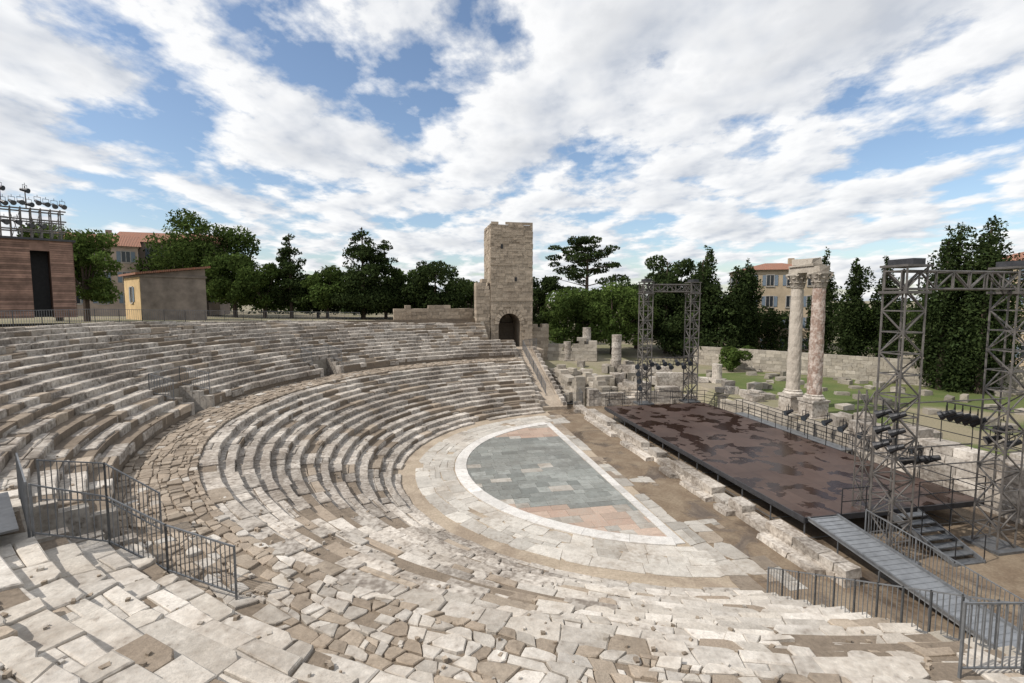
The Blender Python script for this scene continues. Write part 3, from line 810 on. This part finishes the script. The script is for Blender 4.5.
def tree(name,x,y,z0,ztop,R0,kind,leaf,seed,n=5000,size=.26):
    rs=np.random.RandomState(seed); H=ztop-z0
    mb=MB(); L=[];Q=[]
    if kind=='broad':
        for i in range(36):
            a=rs.uniform(0,6.28); q=rs.uniform(0,1)**.55; zz=rs.uniform(.22,.9)
            rr=R0*q*math.sqrt(max(.08,1-((zz-.5)/.52)**2))*.88
            L.append((rr*math.cos(a),rr*math.sin(a),H*zz)); s=R0*rs.uniform(.16,.37); Q.append((s,s,s*.75))
        mb.cyl((0,0,-.5),(0,0,H*.4),.035*H,.025*H,8,'bark')
        for l in L[:12]: mb.cyl((0,0,H*.25),l,.014*H,.004*H,5,'bark')
    elif kind=='cypress':
        m=44
        for i in range(m):
            t=.04+.93*i/m; pr=R0*(math.sin(math.pi*min(1,t*.75+.27))**.65)*.85*rs.uniform(.75,1.1)
            a=rs.uniform(0,6.28); o=pr*rs.uniform(.1,.75)
            L.append((o*math.cos(a),o*math.sin(a),H*t)); s=max(.25,pr*rs.uniform(.38,.72)); Q.append((s,s,s*1.6))
        mb.cyl((0,0,-.5),(0,0,H*.9),.02*H,.006*H,8,'bark')
    elif kind=='conifer':
        mb.cyl((0,0,-.5),(0,0,H),.022*H,.005*H,8,'bark')
        for i in range(80):
            t=rs.uniform(.1,.98); pr=R0*(1-t)**.65+.3
            a=rs.uniform(0,6.28); o=pr*rs.uniform(.3,.95)
            p=(o*math.cos(a),o*math.sin(a),H*t-.05*o); L.append(p); s=pr*.42+.18; Q.append((s,s,s*.5))
            if i%2: mb.cyl((0,0,H*t),p,.05,.015,4,'bark')
    elif kind=='cedar':
        mb.cyl((0,0,-.5),(0.3,0,H*.9),.03*H,.01*H,8,'bark')
        for lev,(t,rr) in enumerate(((.5,.7),(.62,1.0),(.70,.8),(.78,1.0),(.86,.75),(.92,.8),(.98,.35))):
            ox,oy=rs.uniform(-.8,.8),rs.uniform(-.8,.8)
            for i in range(8):
                if rs.uniform()<.2: continue
                a=6.28*i/8+rs.uniform(-.4,.4); o=R0*rr*rs.uniform(.3,1.05)
                p=(ox+o*math.cos(a),oy+o*math.sin(a),H*t+rs.uniform(-.6,.6)); L.append(p); s=R0*rs.uniform(.13,.28); Q.append((s,s,s*.34))
                mb.cyl((0,0,H*t-1.2),p,.09,.03,5,'bark')
    elif kind=='bush':
        for i in range(18):
            a=rs.uniform(0,6.28);rr=R0*rs.uniform(0,.75); L.append((rr*math.cos(a),rr*math.sin(a),H*rs.uniform(.15,.75))); s=R0*rs.uniform(.22,.42); Q.append((s,s,s*.8))
        mb.cyl((0,0,-.2),(0,0,H*.5),.1,.05,6,'bark')
    V,ti=leaves(np.array(L),np.array(Q),n,size,rs)
    o=len(mb.v); mi=mb.mi(leaf); mb.v.extend(map(tuple,V.tolist()))
    mb.f.extend([[o+4*i,o+4*i+1,o+4*i+2,o+4*i+3] for i in range(n)]); mb.m.extend([mi]*n); mb.t.extend(ti.tolist())
    mb.build(name,Matrix.Translation((x,y,z0)))
TR=[
('broadleaf_tree',-38.2,45,8.6,16.6,3.2,'broad','leafb',9000,.16),
('broadleaf_tree',-42.5,47,8.6,17.2,3.6,'broad','leafm',8000,.17),
('broadleaf_tree',-49,80,7.6,24.2,9.2,'broad','leafm',16000,.28),
('broadleaf_tree',-42,76,7.6,17.4,5.2,'broad','leafm',9000,.26),
('broadleaf_tree',-36.5,74,7.6,16.0,5.0,'broad','leafm',9000,.26),
('conifer_tree',-33,75,7.6,19.9,2.8,'conifer','leafd',6000,.22),
('broadleaf_tree',-28,76,7.6,14.8,4.5,'broad','leafm',8000,.26),
('broadleaf_tree',-31,80,7.6,14.6,4.8,'broad','leafd',7000,.26),
('conifer_tree',-22.2,75,7.6,20.8,4.2,'conifer','leafd',11000,.24),
('conifer_tree',-19.4,77,7.6,19.2,3.6,'conifer','leafd',8000,.24),
('broadleaf_tree',-24.5,82,7.0,15,4.2,'broad','leafd',7000,.26),
('broadleaf_tree',-12.5,80,6.5,16.4,5.8,'broad','leafd',12000,.26),
('broadleaf_tree',-17.5,82,6.5,15.6,4.6,'broad','leafm',8000,.26),
('broadleaf_tree',-7,84,5,14.0,4.4,'broad','leafm',7000,.26),
('broadleaf_tree',-2,88,4,13.5,4.5,'broad','leafd',6000,.26),
('cedar_tree',13.5,92,2.6,20.6,7.2,'cedar','leafd',9000,.26),
('broadleaf_tree',5.2,86,2.6,14.4,4.0,'broad','leafd',8000,.26),
('broadleaf_tree',9.5,74,2.6,11.6,5.4,'broad','leafm',12000,.24),
('broadleaf_tree',14.5,72,2.6,12.6,5.8,'broad','leafb',13000,.24),
('broadleaf_tree',20,80,2.6,14.2,5.0,'broad','leafd',9000,.26),
('broadleaf_tree',25.8,80,2.6,17.6,5.0,'broad','leafd',13000,.26),
('conifer_tree',22.8,74,2.4,15.6,4.6,'conifer','leafd',10000,.24),
('cypress_tree',29.4,76,2.2,18.8,3.3,'cypress','leafd',10000,.24),
('conifer_tree',26.5,70,2.2,15.6,4.2,'conifer','leafd',10000,.24),
('cypress_tree',33.8,72,1.6,16.4,2.9,'cypress','leafd',9000,.22),
('cypress_tree',31.2,70,1.6,15.4,3.3,'cypress','leafd',9000,.22),
('round_shrub',26.7,60,1.5,5.1,2.0,'bush','leafb',6000,.14),
('round_shrub',30.5,64,1.5,4.4,1.8,'bush','leafm',5000,.14),
('cypress_tree',41.5,67,1.5,17.4,2.5,'cypress','leafd',7000,.2),
('cypress_tree',42.4,62,1.5,15.6,2.7,'cypress','leafd',9000,.2),
('cypress_tree',45.4,61,1.5,15.8,2.3,'cypress','leafd',8000,.2),
('cypress_tree',41.0,47.5,1.4,17.4,2.8,'cypress','leafd',13000,.17),
('cypress_tree',43.0,45.6,1.4,16.6,3.0,'cypress','leafd',13000,.17),
('cypress_tree',44.9,47.5,1.4,18.4,3.3,'cypress','leafd',14000,.17),
('cypress_tree',42.9,48.5,1.4,18.1,2.8,'cypress','leafd',12000,.17),
('broadleaf_tree',62,52,1.4,12,5,'broad','leafd',6000,.24),
('broadleaf_tree',39,76,1.4,9,5,'broad','leafd',6000,.24),
('broadleaf_tree',50,68,1.4,9.5,4.6,'broad','leafm',6000,.24),
]
for i,(nm,x,y,z0,zt_,r0,k,l,n_,sz) in enumerate(TR): tree(nm,x,y,z0,zt_,r0,k,l,100+i,n_,sz)
dm=MB(); rs=np.random.RandomState(5); L=[];Q=[]
for i in range(150):
    a=math.radians(-58+i*.78)+rs.uniform(-.01,.01); D0=rs.uniform(100,135)
    x,y=D0*math.sin(a),D0*math.cos(a); g0=7 if x<-5 else 2
    h=rs.uniform(4,8) if x<-5 else rs.uniform(6,9.5)
    for q in range(3): L.append((x+rs.uniform(-3,3),y,g0+h*rs.uniform(.2,.9))); s=rs.uniform(2,3.4); Q.append((s,s,s*.8))
V,ti=leaves(np.array(L),np.array(Q),45000,.42,rs)
mi=dm.mi('leafd'); dm.v=list(map(tuple,V.tolist())); dm.f=[[4*i,4*i+1,4*i+2,4*i+3] for i in range(45000)]; dm.m=[mi]*45000; dm.t=ti.tolist()
dm.build('distant_trees',Matrix.Identity(4))
# ---------------------------------------------------------------- buildings
def house(name,x,y,z0,w,dp,h,rot,wall,roof='gable',wall2=None,nx=3,nz=2,rh=1.6,win=True):
    e=bpy.data.objects.new(name,None); scene.collection.objects.link(e)
    e.matrix_world=Matrix.Translation((x,y,z0))@Matrix.Rotation(rot,4,'Z')
    b=MB(); b.box(-w/2,w/2,-dp/2,dp/2,-1,h,wall,1)
    if wall2: b.box(-w/2-.05,-w/2-.003,-dp/2,dp/2,-1,h,wall2,1)
    b.box(-w/2-.12,w/2+.12,-dp/2-.12,dp/2+.12,h+.002,h+.22,wall,.85); b.build('walls',parent=e)
    r=MB(); o=.45
    if roof=='gable':
        r.add([(-w/2-o,-dp/2-o,h+.22),(w/2+o,-dp/2-o,h+.22),(w/2+o,dp/2+o,h+.22),(-w/2-o,dp/2+o,h+.22),(-w/2-o,0,h+.22+rh),(w/2+o,0,h+.22+rh)],[(0,1,5,4),(2,3,4,5),(1,2,5),(3,0,4),(0,3,2,1)],'tiles',1)
    elif roof=='hip':
        q=min(dp,w)/2
        r.add([(-w/2-o,-dp/2-o,h+.22),(w/2+o,-dp/2-o,h+.22),(w/2+o,dp/2+o,h+.22),(-w/2-o,dp/2+o,h+.22),(-w/2+q,0,h+.22+rh),(w/2-q,0,h+.22+rh)],[(0,1,5,4),(2,3,4,5),(1,2,5),(3,0,4),(0,3,2,1)],'tiles',1)
    elif roof=='side_shed':
        # low eave over the -x (yellow) side, rising gently towards +x
        r.add([(-w/2-o,-dp/2-o,h+.22),(w/2+o,-dp/2-o,h+.3+rh),(w/2+o,dp/2+o,h+.3+rh),(-w/2-o,dp/2+o,h+.22),(-w/2-o,-dp/2-o,h+.44),(w/2+o,-dp/2-o,h+.52+rh),(w/2+o,dp/2+o,h+.52+rh),(-w/2-o,dp/2+o,h+.44)],[(3,2,1,0),(4,5,6,7),(0,1,5,4),(1,2,6,5),(2,3,7,6),(3,0,4,7)],'tiles',1)
        r.hexa([(-w/2+.01,-dp/2,h+.1),(w/2-.01,-dp/2,h+.1),(w/2-.01,dp/2-.01,h+.1),(-w/2+.01,dp/2-.01,h+.1)],[(-w/2+.01,-dp/2,h+.23),(w/2-.01,-dp/2,h+.2+rh),(w/2-.01,dp/2-.01,h+.2+rh),(-w/2+.01,dp/2-.01,h+.23)],wall,.9)
    if 'shed' not in roof: r.box(w*.2,w*.2+.8,.2,.9,h,h+rh+1.0,wall,.9)
    r.build('roof',parent=e)
    if win:
        q=MB()
        for face in (0,1):
            W=w if face==0 else dp; cnt=nx if face==0 else max(1,int(nx*dp/w))
            for i in range(cnt):
                for k in range(nz):
                    c=-W/2+W*(i+.5)/cnt; zz=(h/nz)*(k+.32); ww=.5; hh=min(1.6,h/nz*.5)
                    def bx(a0,a1,d0,d1,z0_,z1_,m,t=1):
                        if face==0: q.box(a0,a1,-dp/2-d1,-dp/2-d0,z0_,z1_,m,t)
                        else:
                            for sg in (-1,1):
                                xs=sorted((sg*(w/2+.055+d0),sg*(w/2+.055+d1))); q.box(xs[0],xs[1],a0,a1,z0_,z1_,m,t)
                    if nz==1 and face==0: continue
                    bx(c-ww,c+ww,-.02,.03,zz,zz+hh,'pane'); bx(c-.03,c+.03,.031,.06,zz,zz+hh,'white',.8)
                    bx(c-ww-.1,c-ww,-.02,.09,zz-.1,zz+hh+.1,'white',.6); bx(c+ww,c+ww+.1,-.02,.09,zz-.1,zz+hh+.1,'white',.6)
                    bx(c-ww-.002,c+ww+.002,-.02,.1,zz+hh,zz+hh+.1,'white',.6); bx(c-ww-.15,c+ww+.15,-.02,.14,zz-.2,zz-.102,'white',.6)
                    if (nz>1 and (i*3+k*5)%4) or (nz==1 and face==1):
                        bx(c-ww-.6,c-ww-.12,.01,.06,zz,zz+hh,'shutter'); bx(c+ww+.12,c+ww+.6,.01,.06,zz,zz+hh,'shutter')
        q.build('windows',parent=e)
    return e
house('yellow_house',-40,58,8.6,6.2,7.2,3.9,D2(48),'greywall','side_shed','yellow',1,1,.9)
house('village_house',-56,84,8.6,14,9,10.2,D2(20),'pinkwall','gable',None,4,3,2.0)
house('village_house',-64,76,8.6,12,9,9.2,D2(40),'pinkwall','gable',None,4,3,2.0)
house('ochre_town_house',42.5,82,1.5,11.5,9,13.0,D2(-14),'ochre','hip',None,4,4,1.3)
house('ochre_town_house',72,66,1.5,16,10,13.4,D2(-40),'ochre','hip',None,5,4,1.6)
e=bpy.data.objects.new('timber_technical_pavilion',None); scene.collection.objects.link(e)
e.matrix_world=Matrix.Translation((-31.3,36,8.8))@Matrix.Rotation(math.atan2(.72,.69),4,'Z')
b=MB(); zz=0
while zz<5.3:
    for (x0,x1) in ((-12,-2.2),(-1.2,0)):
        b.box(x0,x1,-.04+R(-.012,.012),.05,zz,zz+.13,'wood',rt(.6,1.3))
    b.box(-.04,.05,.06,7,zz,zz+.13,'wood',rt(.7,1.0))
    zz+=.15
b.box(-12,-2.2,.06,6.9,0,5.25,'wood',.6); b.box(-1.2,-.06,.06,6.9,0,5.25,'wood',.6); b.box(-2.2,-1.2,2,6.9,0,5.25,'black',1)  # black box at the back paints the shade inside the opening
b.box(-2.2,-1.2,-.04,.05,4.6,5.3,'wood',.8)
b.build('clad_walls',parent=e)
b=MB(); b.box(-12.2,.2,-.2,7.1,5.31,5.45,'black',2); b.build('roof_edge',parent=e)
b=MB()
for zq in (6.0,6.7,7.4):
    b.cyl((-12,.1,zq),(-.2,.1,zq-.0),.05,.05,6,'truss'); b.cyl((-12,1.5,zq),(-.2,1.5,zq-.0),.05,.05,6,'truss')
for x in np.arange(-12,0,.5): b.cyl((x,.1,5.4),(x,.1,7.5),.045,.045,6,'truss'); b.cyl((x,1.5,5.4),(x,1.5,7.5),.04,.04,6,'truss'); b.cyl((x,.1,7.45),(x,1.5,7.45),.03,.03,6,'truss')
for x in np.arange(-12,-.4,1.0): b.beam((x,.1,5.4),(x+.5,.1,7.4),.04,'truss'); b.beam((x+.5,1.5,5.4),(x,1.5,7.4),.04,'truss')
for x in np.arange(-11.7,-.2,.42): spot(b,(x,0,7.75+R(-.15,.15)),(.5+R(-.6,.4),-.8,-.3+R(-.2,.2)),1.0)
for x in np.arange(-11.7,-1.2,.6): spot(b,(x,-.15,6.35+R(-.1,.1)),(.5,-.8,-.3),1.0)
for x in (-3.4,-2.2): b.cyl((x,.1,7.4),(x,.1,8.9),.035,.035,6,'truss'); spot(b,(x,0,8.6),(.7,-.6,-.2),1.0)
b.build('lighting_rig',parent=e)
# ---------------------------------------------------------------- world
SUNDIR=Vector((-.85,-.34,0)).normalized(); EL=math.radians(47)
sd=Vector((SUNDIR.x*math.cos(EL),SUNDIR.y*math.cos(EL),math.sin(EL)))
w=bpy.data.worlds.new('World'); scene.world=w; w.use_nodes=True; nt=w.node_tree; nt.nodes.clear()
out=nt.nodes.new('ShaderNodeOutputWorld')
sky=nt.nodes.new('ShaderNodeTexSky'); sky.sky_type='NISHITA'; sky.sun_disc=False; sky.sun_elevation=EL
sky.sun_rotation=math.atan2(sd.x,sd.y); sky.air_density=1.0; sky.dust_density=1.0; sky.ozone_density=1.6
bg1=nt.nodes.new('ShaderNodeBackground'); bg1.inputs[1].default_value=.15
nt.links.new(sky.outputs[0],bg1.inputs[0])
tc=nt.nodes.new('ShaderNodeTexCoord').outputs['Generated']
sx=nt.nodes.new('ShaderNodeSeparateXYZ'); nt.links.new(tc,sx.inputs[0])
zc=math_(nt,'MAXIMUM',sx.outputs[2],0.0); zd=math_(nt,'ADD',zc,.16)
px=math_(nt,'DIVIDE',sx.outputs[0],zd); py=math_(nt,'DIVIDE',sx.outputs[1],zd)
cb=nt.nodes.new('ShaderNodeCombineXYZ'); nt.links.new(px,cb.inputs[0]); nt.links.new(py,cb.inputs[1])
cp=cb.outputs[0]
def mp(vec,loc,sc=(1,1,1),rz=0):
    m=nt.nodes.new('ShaderNodeMapping'); m.inputs['Location'].default_value=loc; m.inputs['Scale'].default_value=sc; m.inputs['Rotation'].default_value=(0,0,rz)
    nt.links.new(vec,m.inputs['Vector']); return m.outputs[0]
v1=mp(cp,(5.1,1.7,0),(1.15,.9,1),.35)
v2=mp(cp,(5.1-.09,1.7-.05,0.0),(1.15,.9,1),.35)
n1=noise(nt,v1,2.1,8,.58,.05); n2=noise(nt,v2,2.1,4,.52,.05)
big=noise(nt,mp(cp,(7.3,2.2,0)),.45,2,.5)
dens=math_(nt,'ADD',n1,math_(nt,'MULTIPLY',math_(nt,'SUBTRACT',big,.5),.22))
def blob(cx,cy,rad,amt):
    global dens
    vm=nt.nodes.new('ShaderNodeVectorMath'); vm.operation='DISTANCE'; nt.links.new(cp,vm.inputs[0]); vm.inputs[1].default_value=(cx,cy,0)
    q=math_(nt,'SUBTRACT',1.0,math_(nt,'DIVIDE',vm.outputs['Value'],rad),True)
    dens=math_(nt,'ADD',dens,math_(nt,'MULTIPLY',q,amt))
blob(-.45,1.50,.5,-.13); blob(.41,2.4,.45,-.12); blob(-1.9,2.4,.7,-.10); blob(1.6,1.75,.5,-.10); blob(-1.15,1.9,.4,-.08)
blob(.6,1.5,.8,.14); blob(-1.35,1.35,.6,.14); blob(-.5,2.0,.7,.08); blob(1.4,2.7,.9,.08)
mask=ramp(nt,dens,.405,.505)
lit=math_(nt,'ADD',math_(nt,'MULTIPLY',math_(nt,'SUBTRACT',n1,n2),4.6),.70,True)
thick=ramp(nt,dens,.55,.74)
cc=mix(nt,lit,(.58,.62,.69),(1.0,1.0,1.0))
cc=mix(nt,math_(nt,'MULTIPLY',thick,.55),cc,(.54,.565,.61))
bg2=nt.nodes.new('ShaderNodeBackground'); nt.links.new(cc,bg2.inputs[0]); bg2.inputs[1].default_value=1.02
ms=nt.nodes.new('ShaderNodeMixShader'); nt.links.new(math_(nt,'MULTIPLY',mask,.96),ms.inputs[0]); nt.links.new(bg1.outputs[0],ms.inputs[1]); nt.links.new(bg2.outputs[0],ms.inputs[2])
nt.links.new(ms.outputs[0],out.inputs[0])
L=bpy.data.lights.new('sun','SUN'); L.energy=3.9; L.angle=math.radians(.6); L.color=(1,.955,.90)
lo=bpy.data.objects.new('sun',L); scene.collection.objects.link(lo); lo.rotation_euler=sd.to_track_quat('Z','Y').to_euler()
# ---------------------------------------------------------------- camera
cam=bpy.data.cameras.new('camera'); cam.sensor_width=36; cam.lens=500/1024*36; cam.clip_end=8000; cam.clip_start=.05
co=bpy.data.objects.new('camera',cam); scene.collection.objects.link(co); co.location=(0,0,10); co.rotation_euler=(math.radians(90-4.7),0,0)
scene.camera=co
scene.view_settings.view_transform='Standard'; scene.view_settings.look='None'; scene.view_settings.exposure=0
